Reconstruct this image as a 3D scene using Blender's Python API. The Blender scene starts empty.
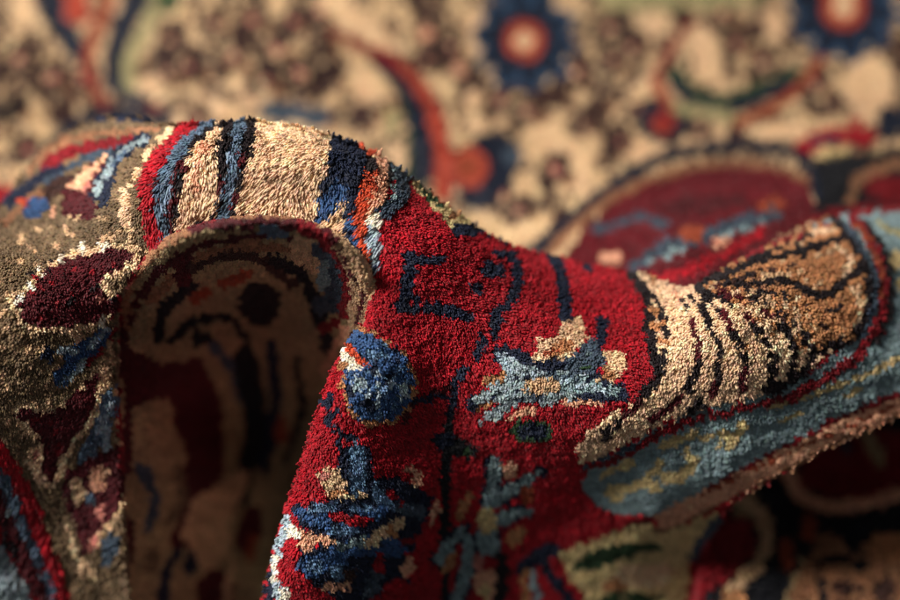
import bpy, math
import numpy as np
from mathutils import Vector, Matrix

# ------------------------------------------------------------------ camera
SC = 1.0 / 3000.0            # one design unit -> metres (a knot is about 1.7 mm)
FOC = 1800.0                 # focus distance in design units (0.60 m)
PITCH = math.radians(60)
F_ = np.array([0, math.cos(PITCH), -math.sin(PITCH)])
U_ = np.array([0, math.sin(PITCH), math.cos(PITCH)])
R_ = np.array([1.0, 0, 0])
CAMZ = 2180 * math.sin(PITCH)
scene = bpy.context.scene
cd = bpy.data.cameras.new("camera")
cam = bpy.data.objects.new("camera", cd)
scene.collection.objects.link(cam)
cam.location = (0, 0, CAMZ * SC)
cam.rotation_euler = (math.radians(90) - PITCH, 0, 0)
cd.sensor_width = 36
cd.lens = 72
cd.clip_start = 0.01
cd.clip_end = 100
cd.dof.use_dof = True
cd.dof.focus_distance = (FOC + 0) * SC
cd.dof.aperture_fstop = 2.55
cd.dof.aperture_blades = 0
scene.camera = cam

# ------------------------------------------------------------------ light
w = bpy.data.worlds.new("World")
scene.world = w
w.use_nodes = True
w.node_tree.nodes["Background"].inputs[0].default_value = (0.95, 0.97, 1.0, 1)
w.node_tree.nodes["Background"].inputs[1].default_value = 0.12


def area(name, vdir, dist, size, power, color):
    ld = bpy.data.lights.new(name, 'AREA')
    ld.shape = 'RECTANGLE'
    ld.size, ld.size_y = size
    ld.energy = power
    ld.color = color
    o = bpy.data.objects.new(name, ld)
    scene.collection.objects.link(o)
    v = np.array(vdir, float)
    v /= np.linalg.norm(v)
    d = R_ * v[0] + U_ * v[1] - F_ * v[2]
    tgt = (np.array([0, 0, CAMZ]) + F_ * FOC) * SC
    p = tgt + d * dist
    o.location = p
    o.rotation_euler = Vector(d).to_track_quat('Z', 'Y').to_euler()
    return o


# (right, up, towards the viewer)
area("key_lamp", (-0.66, 0.53, 0.60), 1.4, (0.36, 0.36), 42, (1.0, 0.93, 0.85))
scene.view_settings.view_transform = 'Standard'
scene.view_settings.look = 'None'
scene.view_settings.exposure = 0
scene.view_settings.gamma = 1
scene.render.engine = 'CYCLES'

rng = np.random.default_rng(7)

# ------------------------------------------------------------------ palette
HEX = dict(ink='#111a2e', coral='#ae4630', ground='#d8b88f', petal='#2b4a68', shaded_red='#640a18', azure='#6787a8', 
    cream='#e6c29a', beige='#e6c09c', tan='#735e45', tan2='#c8a580', red='#a50a1e', dred='#7d0a18', maroon='#4e0c16',
    navy='#141e36', blue='#2f4d78', sky='#75889e', steel='#566a7e', lblue='#97a8b2', gblue='#82989c', gray='#8b9ba0',
    slate='#3f4d5c', dark='#190d12', orange='#c24a2a', pink='#e6ab8a', rose='#c98072', green='#2f4a2c', lgreen='#a59c70',
    brown='#3f251f', lbrown='#94684a', rust='#98452a', finger='#b47e54', olive='#a08a66', white='#f2e6cf', black='#0b0d16',
    yellow='#d8c08a', mottle='#3b2420')
PN = list(HEX)
PI_ = {k: i for i, k in enumerate(PN)}


def lin(h):
    c = np.array([int(h[i:i + 2], 16) / 255 for i in (1, 3, 5)])
    return np.where(c <= 0.04045, c / 12.92, ((c + 0.055) / 1.055) ** 2.4)


PAL = np.array([lin(HEX[k]) for k in PN])

# ------------------------------------------------------------------ woven design drawn as shapes
H, W = 600, 900
YY, XX = np.mgrid[0:H, 0:W].astype(float)
REG = dict(floral_field_pile=0, leaf_border_pile=1, striped_guard_pile=2, red_field_pile=3, fan_medallion_pile=4,
           blue_band_pile=5, lining=6)


class Cloth:
    def __init__(s, base, region):
        s.c = np.full((H, W), PI_[base], np.int16)
        s.g = np.full((H, W), region, np.int8)
        s.region = region

    def _box(s, x0, y0, x1, y1):
        return max(0, int(x0)), max(0, int(y0)), min(W, int(x1) + 2), min(H, int(y1) + 2)

    def _put(s, sl, m, col):
        s.c[sl][m] = PI_[col]
        s.g[sl][m] = s.region

    def E(s, cx, cy, rx, ry, col, a=0):
        m = max(rx, ry)
        x0, y0, x1, y1 = s._box(cx - m, cy - m, cx + m, cy + m)
        if x1 <= x0 or y1 <= y0:
            return s
        sl = (slice(y0, y1), slice(x0, x1))
        a = math.radians(a)
        dx, dy = XX[sl] - cx, YY[sl] - cy
        u = dx * math.cos(a) + dy * math.sin(a)
        v = -dx * math.sin(a) + dy * math.cos(a)
        s._put(sl, (u / rx) ** 2 + (v / ry) ** 2 < 1, col)
        return s

    def S(s, pts, wd, col, w1=None, gap=0):
        pts = np.array(pts, float)
        if len(pts) > 2:        # Catmull-Rom smoothing
            P = np.vstack([2 * pts[0] - pts[1], pts, 2 * pts[-1] - pts[-2]])
            out = []
            for i in range(1, len(P) - 2):
                for t in np.linspace(0, 1, 6, endpoint=False):
                    a, b, c, d = P[i - 1], P[i], P[i + 1], P[i + 2]
                    out.append(.5 * (2 * b + (c - a) * t + (2 * a - 5 * b + 4 * c - d) * t * t + (3 * b - 3 * c + d - a) * t ** 3))
            out.append(pts[-1])
            pts = np.array(out)
        n = len(pts) - 1
        for i in range(n):
            ww = wd if w1 is None else wd + (w1 - wd) * i / max(1, n)
            if gap and (i // gap) % 2:
                continue
            (xa, ya), (xb, yb) = pts[i], pts[i + 1]
            x0, y0, x1, y1 = s._box(min(xa, xb) - ww, min(ya, yb) - ww, max(xa, xb) + ww, max(ya, yb) + ww)
            if x1 <= x0 or y1 <= y0:
                continue
            sl = (slice(y0, y1), slice(x0, x1))
            dx, dy = xb - xa, yb - ya
            L = dx * dx + dy * dy + 1e-9
            t = np.clip(((XX[sl] - xa) * dx + (YY[sl] - ya) * dy) / L, 0, 1)
            d = np.hypot(XX[sl] - xa - t * dx, YY[sl] - ya - t * dy)
            s._put(sl, d < ww / 2, col)
        return s

    def P(s, pts, col):
        pts = np.array(pts, float)
        x0, y0, x1, y1 = s._box(*pts.min(0), *pts.max(0))
        if x1 <= x0 or y1 <= y0:
            return s
        sl = (slice(y0, y1), slice(x0, x1))
        s._put(sl, inside(XX[sl], YY[sl], pts), col)
        return s

    def O(s, pts, wd, col, gap=0):
        return s.S(list(pts) + [pts[0]], wd, col, gap=gap)


def inside(x, y, pts):
    m = np.zeros(x.shape, bool)
    n = len(pts)
    for i in range(n):
        xa, ya = pts[i]
        xb, yb = pts[(i + 1) % n]
        if ya == yb:
            continue
        m ^= ((ya > y) != (yb > y)) & (x < (xb - xa) * (y - ya) / (yb - ya) + xa)
    return m


def smooth_poly(pts, k=5):
    pts = np.array(pts, float)
    P = np.vstack([2 * pts[0] - pts[1], pts, 2 * pts[-1] - pts[-2]])
    out = []
    for i in range(1, len(P) - 2):
        for t in np.linspace(0, 1, k, endpoint=False):
            a, b, c, d = P[i - 1], P[i], P[i + 1], P[i + 2]
            out.append(.5 * (2 * b + (c - a) * t + (2 * a - 5 * b + 4 * c - d) * t * t + (3 * b - 3 * c + d - a) * t ** 3))
    out.append(pts[-1])
    return np.array(out)


def rot(p, c, a, k=1.0):
    a = math.radians(a)
    return [(c[0] + k * (x * math.cos(a) - y * math.sin(a)), c[1] + k * (x * math.sin(a) + y * math.cos(a))) for x, y in p]


# ---- the cream floral field lying flat behind the fold
B = Cloth('ground', 0)


def curl(x, y, r, a=0, col='mottle', wd=8, core='rose'):
    B.E(x + r * .5, y - r * .8, r * .6, r * .5, 'brown', a)
    B.E(x - r * .7, y + r * .8, r * .5, r * .55, 'mottle', a)
    B.E(x + r * .9, y + r * .5, r * .4, r * .5, 'lbrown', a)
    pts = [(r * math.cos(t) * (1 - t / 11), r * math.sin(t) * (1 - t / 11)) for t in np.linspace(0, 5.4, 9)]
    B.S(rot(pts, (x, y), a), wd, col)
    if core:
        B.E(x, y, r * .28, r * .26, core)


def flower(x, y, R, r=None, n=10, a=.15):
    r = r or R * .38
    B.E(x, y, R * .9, R * .88, 'petal')
    for k in range(n):
        t = 2 * math.pi * k / n + a
        B.E(x + R * .72 * math.cos(t), y + R * .70 * math.sin(t), R * .34, R * .25, 'petal', math.degrees(t))
    for k in range(n):
        t = 2 * math.pi * k / n + a
        B.E(x + R * .70 * math.cos(t), y + R * .68 * math.sin(t), R * .25, R * .17, 'ink', math.degrees(t))
    B.E(x, y, R * .56, R * .54, 'ink')
    B.E(x, y, r, r, 'coral')
    B.E(x, y, r * .5, r * .5, 'cream')


# scattered fine scrollwork
_r = np.random.default_rng(21)
for yy in range(0, 230, 21):
    for xx in range(0, 900, 23):
        if _r.uniform() < .9:
            x_, y_, q_, a_ = xx + _r.uniform(-8, 8), yy + _r.uniform(-8, 8), _r.uniform(6, 10), _r.uniform(0, 360)
            pts = [(q_ * math.cos(t), q_ * math.sin(t)) for t in np.linspace(0, 4.6, 7)]
            B.S(rot(pts, (x_, y_), a_), 5.2, 'mottle' if _r.uniform() < .6 else 'brown')
            if _r.uniform() < .4:
                B.E(x_, y_, 3, 3, 'lbrown')
for (x, y, a, b_) in [(203, 40, 12, 5), (235, 98, 36, 16), (180, 122, 12, 12), (22, 12, 14, 12), (478, 40, 13, 28), (545, 132, 16, 9), (575, 172, 12, 22), (560, 146, 22, 8), (655, 24, 14, 12), (770, 25, 12, 16), (870, 90, 26, 34), (705, 54, 14, 30),
                      (500, 120, 6, 6), (600, 195, 20, 8), (740, 138, 44, 9), (640, 150, 30, 9), (130, 150, 24, 6), (312, 28, 14, 16), (720, 90, 10, 7), (640, 80, 8, 14)]:
    B.E(x, y, a, b_, 'cream', -10)
for (x, y, r, a) in [(18, 60, 16, 10), (52, 78, 15, 120), (12, 108, 13, 200), (60, 112, 12, 300), (28, 150, 12, 90), (80, 80, 10, 0),
                     (172, 40, 15, 20), (190, 66, 16, 200), (168, 72, 12, 90), (232, 58, 15, 150), (214, 24, 13, 40), (250, 20, 15, 250),
                     (275, 50, 16, 30), (262, 82, 13, 120), (300, 75, 16, 320), (322, 42, 14, 200), (330, 78, 13, 90), (196, 118, 12, 0),
                     (292, 22, 13, 60), (318, 12, 12, 180), (365, 112, 15, 70), (430, 18, 13, 10), (448, 48, 14, 140), (425, 60, 10, 40),
                     (470, 82, 12, 250), (500, 102, 13, 20), (528, 112, 14, 170), (552, 96, 13, 300), (575, 74, 13, 60), (598, 98, 14, 220),
                     (585, 124, 12, 110), (555, 172, 15, 180), (612, 62, 12, 200), (608, 28, 14, 30), (632, 48, 12, 130), (640, 112, 10, 30),
                     (722, 14, 14, 90), (735, 45, 14, 200), (762, 62, 13, 10), (720, 68, 10, 300), (755, 28, 9, 40), (815, 84, 13, 100), (832, 104, 10, 0),
                     (700, 130, 10, 200), (736, 136, 9, 20), (620, 140, 11, 70), (893, 52, 12, 90), (500, 196, 12, 40), (610, 150, 9, 250),
                     (860, 190, 9, 20), (520, 210, 12, 120), (560, 222, 10, 300)]:
    curl(x, y, r, a)
B.S([(160, 30), (185, 50), (205, 88), (240, 100)], 8, 'brown').S([(240, 30), (270, 66), (300, 98)], 9, 'mottle')
B.S([(296, 8), (330, 60), (318, 98)], 10, 'mottle').S([(540, 60), (580, 60), (602, 110)], 8, 'brown')
B.S([(500, 90), (540, 92), (600, 130), (612, 165)], 9, 'brown').S([(552, 180), (546, 208)], 8, 'brown')
B.S([(690, 30), (742, 72), (800, 70)], 6, 'brown').S([(885, 20), (896, 60), (892, 100)], 8, 'brown')
B.S([(620, 22), (642, 60), (620, 100)], 8, 'mottle').S([(10, 90), (40, 60), (30, 30)], 8, 'mottle')
B.S([(0, 118), (22, 104)], 16, 'dark').S([(40, 96), (66, 120), (60, 140)], 8, 'brown').S([(560, 80), (530, 120)], 8, 'brown')
# blue leaf and red stem, top left
B.S([(48, -6), (60, 24), (80, 56)], 34, 'ink', 20).E(76, 10, 14, 14, 'coral')
B.S([(142, -6), (118, 40), (112, 70), (122, 92), (148, 106)], 22, 'ink', 14)
B.S([(112, -4), (94, 34), (87, 66), (97, 96), (122, 112), (156, 109)], 14, 'rust', 9)
B.S([(87, 66), (97, 98), (122, 114), (156, 111)], 7, 'dred')
B.S([(155, 8), (141, 36), (128, 64), (130, 84)], 14, 'lgreen').E(150, 84, 12, 9, 'cream').E(168, 4, 10, 10, 'green')
B.E(280, 112, 24, 10, 'slate').E(312, 118, 18, 10, 'slate')
# centre stem and leaf
B.P([(312, 0), (340, -5), (404, 50), (396, 62), (356, 40)], 'cream').S([(410, -4), (430, 30), (448, 62), (480, 92)], 16, 'mottle').E(425, 34, 8, 7, 'pink').E(458, 70, 8, 6, 'pink').E(472, 98, 8, 10, 'cream').E(474, 124, 8, 9, 'cream')
B.S([(374, 58), (402, 84), (414, 112), (418, 140), (414, 176)], 12, 'green', 30)
B.S([(380, 64), (408, 94), (420, 130), (422, 174)], 14, 'ink', 26)
B.S([(334, 34), (367, 50), (397, 64), (417, 84), (433, 112), (440, 140), (443, 190)], 10, 'dred', 20)
B.S([(397, 66), (417, 86), (432, 112), (439, 140), (442, 194)], 9, 'coral', 16)
B.E(368, 90, 14, 20, 'cream').E(392, 122, 7, 14, 'lgreen').E(398, 158, 8, 14, 'cream')
B.E(365, 114, 14, 12, 'brown').E(374, 117, 5, 5, 'cream')
B.E(492, 144, 22, 12, 'ink').E(498, 166, 18, 26, 'ink').E(478, 190, 20, 20, 'ink').E(512, 156, 10, 10, 'slate')
B.E(468, 168, 20, 22, 'coral').E(466, 168, 11, 12, 'rust')
flower(524, 41, 50, 20)
flower(843, 8, 54, 22)
B.S([(600, 4), (680, 6), (760, -2)], 11, 'lgreen')
# small bud with green leaves, top right
B.E(663, 122, 26, 22, 'ink').E(663, 124, 12, 12, 'coral')
B.S([(690, 20), (667, 57), (655, 80), (666, 106), (664, 122)], 9, 'dred', 13).E(683, 16, 12, 7, 'brown')
B.S([(656, 82), (667, 106)], 10, 'rust').E(704, 54, 13, 30, 'cream', -28)
B.S([(672, 76), (694, 97), (727, 104), (762, 92), (797, 78)], 20, 'green').S([(672, 82), (694, 102), (727, 108), (790, 84)], 13, 'ink')
B.S([(676, 110), (706, 112), (742, 122)], 10, 'lgreen').S([(738, 124), (790, 96), (820, 60)], 10, 'rust')
B.E(870, 86, 24, 30, 'cream').E(705, 146, 30, 9, 'cream').E(660, 158, 24, 6, 'cream').E(790, 130, 18, 8, 'cream')
B.S([(800, 150), (826, 138), (866, 138)], 17, 'red').S([(812, 142), (834, 140)], 7, 'slate').E(855, 124, 8, 5, 'red').E(833, 160, 18, 12, 'yellow')
B.E(888, 122, 13, 17, 'ink')
B.E(4, 200, 14, 16, 'red').E(20, 172, 10, 8, 'cream')
# red lobe of the field behind, its shade painted in as darker yarn; pale outline
B.S([(40, 160), (70, 128), (110, 113), (168, 118)], 13, 'ink')
B.S([(134, -4), (116, 38), (110, 66)], 16, 'ink')
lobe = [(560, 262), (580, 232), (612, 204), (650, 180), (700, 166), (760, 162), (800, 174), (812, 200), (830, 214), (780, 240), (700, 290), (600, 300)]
B.P(lobe, 'shaded_red')
B.S([(520, 262), (560, 228), (600, 196), (650, 164), (700, 150), (760, 147), (800, 160), (822, 196)], 13, 'ink')
B.S([(540, 262), (575, 226), (610, 200), (650, 180), (705, 166), (760, 166), (806, 180)], 10, 'lbrown', 7)
B.S([(612, 226), (640, 219), (666, 226)], 9, 'slate').S([(634, 268), (664, 250), (700, 240), (736, 226), (776, 216)], 12, 'slate').S([(650, 262), (700, 244), (760, 224)], 5, 'gblue', gap=4).E(700, 206, 44, 9, 'maroon', -6).E(720, 244, 10, 5, 'pink', -20).E(690, 236, 14, 9, 'rust')
B.E(610, 258, 12, 8, 'pink').E(770, 206, 18, 6, 'rust').E(600, 230, 10, 6, 'slate').S([(632, 292), (700, 266), (760, 234)], 9, 'red')
B.P([(812, 160), (905, 150), (905, 222), (800, 222), (822, 196)], 'black').S([(848, 200), (862, 178), (900, 162)], 9, 'lbrown').E(885, 190, 22, 14, 'dred')
B.S([(800, 224), (840, 214), (905, 208)], 9, 'dred')
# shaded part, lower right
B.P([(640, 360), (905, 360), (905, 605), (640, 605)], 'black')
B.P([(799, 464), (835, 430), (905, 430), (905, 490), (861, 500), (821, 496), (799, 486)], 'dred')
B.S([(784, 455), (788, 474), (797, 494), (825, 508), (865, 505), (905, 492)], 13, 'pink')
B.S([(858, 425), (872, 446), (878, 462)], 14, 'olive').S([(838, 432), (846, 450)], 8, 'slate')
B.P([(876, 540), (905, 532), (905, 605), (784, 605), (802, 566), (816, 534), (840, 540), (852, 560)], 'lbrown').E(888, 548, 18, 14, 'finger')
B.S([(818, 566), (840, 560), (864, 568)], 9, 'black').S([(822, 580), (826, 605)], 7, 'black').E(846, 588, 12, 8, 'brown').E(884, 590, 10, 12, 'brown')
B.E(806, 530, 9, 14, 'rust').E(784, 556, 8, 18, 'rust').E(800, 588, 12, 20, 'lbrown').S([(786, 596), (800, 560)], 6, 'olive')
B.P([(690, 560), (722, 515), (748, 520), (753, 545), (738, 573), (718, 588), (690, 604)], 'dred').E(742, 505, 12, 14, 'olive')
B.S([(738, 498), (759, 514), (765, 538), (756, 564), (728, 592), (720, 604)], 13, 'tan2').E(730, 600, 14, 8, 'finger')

# ---- the deep hollow of the fold
K = Cloth('olive', 6)
K.S([(122, 330), (120, 297), (138, 264), (164, 240), (205, 224), (250, 217), (300, 220), (330, 234)], 16, 'lbrown')
K.S([(118, 330), (118, 297), (137, 264), (163, 238), (205, 221), (250, 214), (300, 216)], 6, 'dred').S([(190, 232), (220, 226), (262, 224), (310, 228)], 8, 'maroon')
K.S([(128, 320), (150, 280), (190, 250), (255, 236), (310, 240)], 8, 'maroon')
K.S([(150, 300), (190, 262), (250, 246), (300, 252)], 10, 'lbrown').S([(180, 280), (182, 258)], 18, 'maroon').E(272, 232, 18, 5, 'steel', 8)
K.S([(190, 268), (230, 255), (262, 262), (290, 285)], 9, 'brown').S([(270, 260), (300, 275), (318, 315), (326, 350)], 12, 'black')
K.E(308, 254, 22, 16, 'tan2', 40).S([(318, 250), (333, 275), (332, 302), (320, 306)], 17, 'slate', 20).E(322, 276, 7, 14, 'gblue')
K.S([(298, 226), (328, 246), (346, 282), (340, 318), (322, 330)], 10, 'dred')
K.P([(316, 224), (345, 238), (372, 268), (378, 296), (364, 330), (350, 350), (342, 330), (350, 300), (346, 270), (330, 244)], 'tan2')
for k in range(9):
    t = k / 8
    K.S([(322 + 32 * t, 228 + 34 * t + 14 * t * t), (330 + 36 * t - 6 * t * t, 240 + 42 * t + 8 * t * t)], 3.5, 'maroon')
K.S([(354, 272), (362, 300), (352, 336)], 4, 'maroon').S([(344, 330), (334, 352), (322, 372)], 9, 'pink')
K.S([(155, 338), (165, 306), (192, 288)], 12, 'black').S([(192, 300), (206, 292)], 11, 'rust').S([(222, 284), (246, 274)], 11, 'rust')
K.E(258, 304, 22, 22, 'dark').S([(168, 344), (190, 322), (225, 318), (246, 345), (252, 384)], 8, 'black').E(198, 338, 12, 9, 'black').S([(210, 345), (232, 372), (240, 400)], 10, 'slate')
K.P([(122, 345), (160, 366), (200, 358), (220, 400), (224, 470), (206, 510), (180, 480), (186, 420), (140, 400), (122, 420)], 'maroon')
K.S([(244, 360), (254, 420), (238, 500)], 26, 'black', 18).S([(288, 370), (292, 330)], 12, 'olive').S([(270, 345), (275, 400), (262, 470)], 12, 'navy').E(280, 432, 8, 15, 'rust')
K.S([(308, 352), (310, 410), (292, 470), (270, 540), (262, 600)], 15, 'olive').S([(296, 360), (300, 410), (284, 460)], 8, 'black')
K.P([(142, 404), (166, 398), (178, 430), (170, 470), (150, 482), (138, 450)], 'olive').S([(140, 470), (152, 500), (146, 530)], 14, 'slate', 6).S([(182, 420), (196, 470), (180, 540)], 22, 'maroon').S([(168, 520), (180, 500), (176, 470)], 10, 'tan')
K.P([(190, 500), (214, 486), (240, 478), (246, 492), (226, 520), (228, 552), (212, 570), (192, 560), (178, 534)], 'tan2').S([(216, 500), (240, 480)], 18, 'tan2').E(248, 530, 13, 26, 'maroon', 14).E(250, 550, 6, 14, 'rust').E(214, 590, 20, 20, 'maroon').S([(160, 600), (166, 570), (180, 548)], 14, 'navy', 6).E(150, 560, 8, 16, 'tan').S([(232, 560), (226, 600)], 8, 'tan2').E(188, 564, 8, 12, 'navy')
K.S([(120, 330), (124, 420), (126, 520), (128, 600)], 10, 'maroon', gap=3)

# ---- the near, folded part
A = Cloth('red', 3)
A.region = 1
A.P([(-5, 90), (175, 100), (165, 150), (152, 200), (152, 262), (140, 295), (125, 350), (130, 605), (62, 605), (30, 520), (0, 440), (-5, 430)], 'tan')
# mottled cream flecks in the tan ground
for i in range(150):
    x = rng.uniform(0, 150)
    y = rng.uniform(215, 470)
    A.E(x, y, rng.uniform(1.5, 4), rng.uniform(2, 4.5), 'tan2', rng.uniform(0, 90))
A.S([(60, 132), (100, 119), (160, 122)], 9, 'navy').S([(26, 172), (68, 141), (132, 134), (165, 132)], 6, 'lbrown')
A.S([(46, 168), (74, 152), (132, 142)], 13, 'dred', 8).S([(45, 182), (88, 160), (130, 150)], 7, 'slate').S([(8, 204), (38, 180), (60, 170)], 13, 'navy', 8)
A.S([(42, 200), (60, 186), (75, 182)], 14, 'brown').S([(4, 226), (22, 206), (40, 196)], 8, 'lbrown').E(22, 204, 6, 4, 'orange')
A.P([(68, 184), (84, 170), (105, 158), (110, 168), (100, 185), (95, 222), (62, 216), (60, 198)], 'maroon')
A.P([(70, 184), (86, 170), (106, 158), (101, 170), (86, 181), (89, 193), (66, 193)], 'pink').E(80, 180, 8, 4, 'cream', -40).E(85, 189, 5, 4, 'rose')
A.S([(112, 168), (106, 204)], 11, 'navy').S([(146, 142), (122, 156), (104, 180), (96, 196)], 13, 'navy').S([(144, 142), (122, 155), (104, 178), (96, 194)], 8, 'gray', 9).S([(126, 152), (112, 166)], 4, 'steel')
A.P([(20, 214), (30, 202), (46, 200), (48, 212), (38, 220), (24, 220)], 'blue').E(52, 214, 4, 5, 'pink')
A.S([(168, 134), (148, 158), (132, 188), (126, 214), (134, 246), (138, 264)], 16, 'tan').S([(168, 134), (146, 160), (130, 190), (124, 214), (134, 248), (137, 268)], 7, 'cream', 8, gap=2).S([(126, 196), (126, 222)], 9, 'beige')
leaf = [(13, 300), (28, 292), (38, 277), (60, 266), (85, 255), (100, 250), (132, 248), (130, 262), (108, 276), (102, 290), (119, 302), (112, 311), (90, 322), (60, 328), (40, 326), (22, 320)]
A.O(leaf, 9, 'cream', gap=0).P(leaf, 'maroon')
for i in range(26):
    A.E(rng.uniform(25, 120), rng.uniform(262, 320), 2.2, 2.8, 'dred' if i % 3 else 'dark')
for (x, y) in [(40, 276), (30, 290), (62, 262), (84, 250), (104, 246), (20, 300), (66, 332), (100, 322)]:
    A.E(x, y, 3.5, 5.5, 'white')
A.S([(88, 296), (98, 298)], 5, 'rose').S([(104, 284), (116, 272), (134, 268)], 5, 'cream')
A.E(45, 353, 6, 7, 'navy').P([(50, 350), (80, 341), (104, 324), (109, 330), (96, 350), (82, 362), (66, 384), (50, 384), (52, 370), (66, 360)], 'blue')
A.S([(106, 328), (86, 345)], 6, 'lblue').S([(56, 350), (76, 349)], 6, 'lblue').S([(82, 362), (66, 378)], 6, 'gray').E(60, 380, 4, 5, 'steel').S([(64, 330), (76, 342)], 5, 'beige').S([(14, 346), (38, 352)], 6, 'tan2')
A.S([(114, 330), (96, 350), (84, 366)], 4, 'dred').S([(108, 340), (106, 392), (118, 396)], 6, 'tan2')
leaf2 = [(15, 412), (25, 406), (45, 412), (68, 402), (84, 384), (97, 370), (100, 385), (95, 410), (78, 432), (66, 452), (55, 474), (48, 482), (40, 468), (42, 442), (30, 426)]
A.O(leaf2, 9, 'cream').P(leaf2, 'maroon').S([(30, 418), (52, 424), (60, 450)], 3, 'dred')
A.S([(112, 396), (100, 424), (90, 446), (82, 462)], 20, 'steel', 10).S([(108, 404), (98, 430)], 7, 'lblue').S([(106, 430), (104, 452)], 8, 'lblue').S([(98, 384), (94, 412), (76, 438), (60, 462)], 5, 'cream').S([(114, 392), (124, 420), (120, 448)], 5, 'tan2')
A.P([(66, 468), (95, 454), (122, 440), (126, 480), (116, 510), (100, 536), (82, 558), (72, 522), (62, 492)], 'maroon')
A.E(77, 490, 7, 15, 'cream', -8).E(99, 478, 9, 14, 'pink', 14).E(91, 497, 5, 6, 'steel').E(100, 512, 5, 9, 'rose').E(92, 540, 5, 9, 'rose', 20).S([(66, 524), (72, 546), (82, 566), (94, 576)], 7, 'cream').E(84, 568, 9, 8, 'cream').E(73, 590, 6, 14, 'cream').E(110, 548, 9, 17, 'slate', 15).S([(124, 500), (110, 522), (98, 540)], 5, 'tan2')
A.S([(24, 456), (34, 470), (40, 482)], 8, 'beige').E(36, 454, 3, 5, 'rose')
A.S([(119, 300), (121, 350), (119, 410), (121, 470)], 8, 'dred').E(126, 335, 6, 12, 'steel').E(122, 372, 5, 9, 'slate').S([(132, 275), (122, 300)], 7, 'rose')
A.region = 2
A.S([(-6, 440), (20, 485), (42, 535), (64, 605)], 13, 'red').S([(-6, 462), (14, 500), (34, 545), (52, 605)], 12, 'steel').S([(-6, 486), (16, 528), (44, 605)], 14, 'maroon').S([(4, 520), (20, 552)], 8, 'dark').E(12, 505, 4, 3, 'gray').P([(-8, 536), (0, 541), (16, 568), (34, 605), (-8, 608)], 'gray')
# bands over the crest
A.P([(192, 118), (400, 100), (400, 170), (372, 200), (378, 260), (372, 290), (150, 290), (150, 240)], 'dark')
A.P([(257, 116), (335, 116), (332, 150), (328, 170), (320, 190), (316, 222), (350, 262), (340, 285), (250, 285), (242, 210), (242, 180), (252, 150)], 'beige')
A.P([(200, 128), (170, 146), (150, 180), (142, 215), (152, 255), (148, 300), (200, 300), (240, 230), (240, 130)], 'maroon')
A.S([(197, 126), (172, 147), (153, 178), (148, 210), (156, 240), (156, 268)], 14, 'red')
A.S([(212, 124), (183, 150), (168, 178), (160, 210), (166, 236), (166, 262)], 11, 'steel', 12).S([(170, 176), (162, 208)], 6, 'sky')
A.S([(218, 128), (198, 142), (184, 172), (175, 203), (178, 230), (184, 256)], 8, 'dark', 8, gap=3)
A.P([(217, 129), (222, 137), (213, 155), (217, 176), (223, 202), (220, 211), (203, 221), (192, 221), (186, 236), (176, 230), (180, 186), (190, 162), (202, 138)], 'beige')
A.S([(206, 145), (195, 168), (196, 185)], 6, 'pink').S([(184, 252), (200, 238), (225, 230)], 6, 'rose')
A.P([(222, 122), (258, 120), (252, 150), (243, 180), (243, 210), (250, 226), (194, 233), (197, 221), (221, 211), (218, 176), (213, 157)], 'dark')
A.E(222, 182, 6, 10, 'maroon').E(238, 196, 5, 8, 'maroon').E(240, 158, 7, 7, 'maroon')
A.S([(240, 122), (231, 158), (233, 178), (229, 205), (232, 220), (206, 227)], 12, 'steel', 11).E(228, 158, 4, 6, 'sky').E(234, 186, 4, 6, 'sky')
A.P([(328, 118), (362, 122), (374, 158), (362, 172), (358, 194), (350, 202), (322, 226), (314, 221), (318, 192), (329, 165)], 'navy')
A.P([(318, 196), (332, 176), (350, 186), (344, 200), (322, 222), (316, 220)], 'blue')
A.P([(322, 224), (346, 196), (353, 206), (353, 244)], 'tan2').S([(352, 190), (355, 222), (359, 246), (372, 264)], 12, 'navy').S([(354, 215), (358, 242)], 5, 'blue')
A.P([(357, 130), (378, 138), (386, 162), (375, 172), (375, 206), (367, 248), (374, 262), (366, 256), (358, 228), (357, 200), (362, 168)], 'orange').E(368, 165, 6, 9, 'dark')
A.S([(378, 150), (380, 178), (381, 190), (374, 210)], 10, 'pink').E(376, 218, 6, 6, 'white')
A.S([(386, 148), (398, 176), (401, 198), (386, 208)], 14, 'slate').S([(392, 168), (396, 196)], 4, 'gblue').S([(373, 224), (376, 262)], 7, 'lblue').S([(370, 246), (374, 268)], 3, 'orange')
A.region = 3
A.P([(392, 140), (412, 176), (402, 212), (382, 216), (380, 236), (378, 268), (376, 300), (420, 300), (480, 260), (480, 150)], 'red')
A.P([(408, 178), (430, 180), (458, 198), (482, 222), (506, 240), (488, 236), (465, 230), (447, 230), (430, 210), (416, 194)], 'yellow')
A.P([(416, 188), (434, 188), (456, 204), (440, 210), (428, 204)], 'green').E(452, 216, 6, 4, 'finger', 30).E(464, 233, 15, 7, 'navy').S([(480, 232), (506, 243)], 7, 'navy')
A.S([(402, 257), (428, 261)], 11, 'navy').S([(409, 257), (405, 285), (402, 304)], 13, 'navy').S([(394, 306), (414, 309)], 10, 'navy').S([(406, 290), (412, 300)], 8, 'navy').E(436, 263, 5, 5, 'navy')
A.S([(426, 307), (442, 311), (466, 317)], 12, 'navy').E(473, 288, 7, 8, 'navy').S([(484, 272), (496, 272)], 16, 'navy').E(503, 256, 12, 6, 'navy').S([(506, 256), (515, 268), (516, 286), (505, 304), (494, 316), (491, 333)], 11, 'navy').S([(492, 316), (491, 336)], 10, 'navy')
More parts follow.
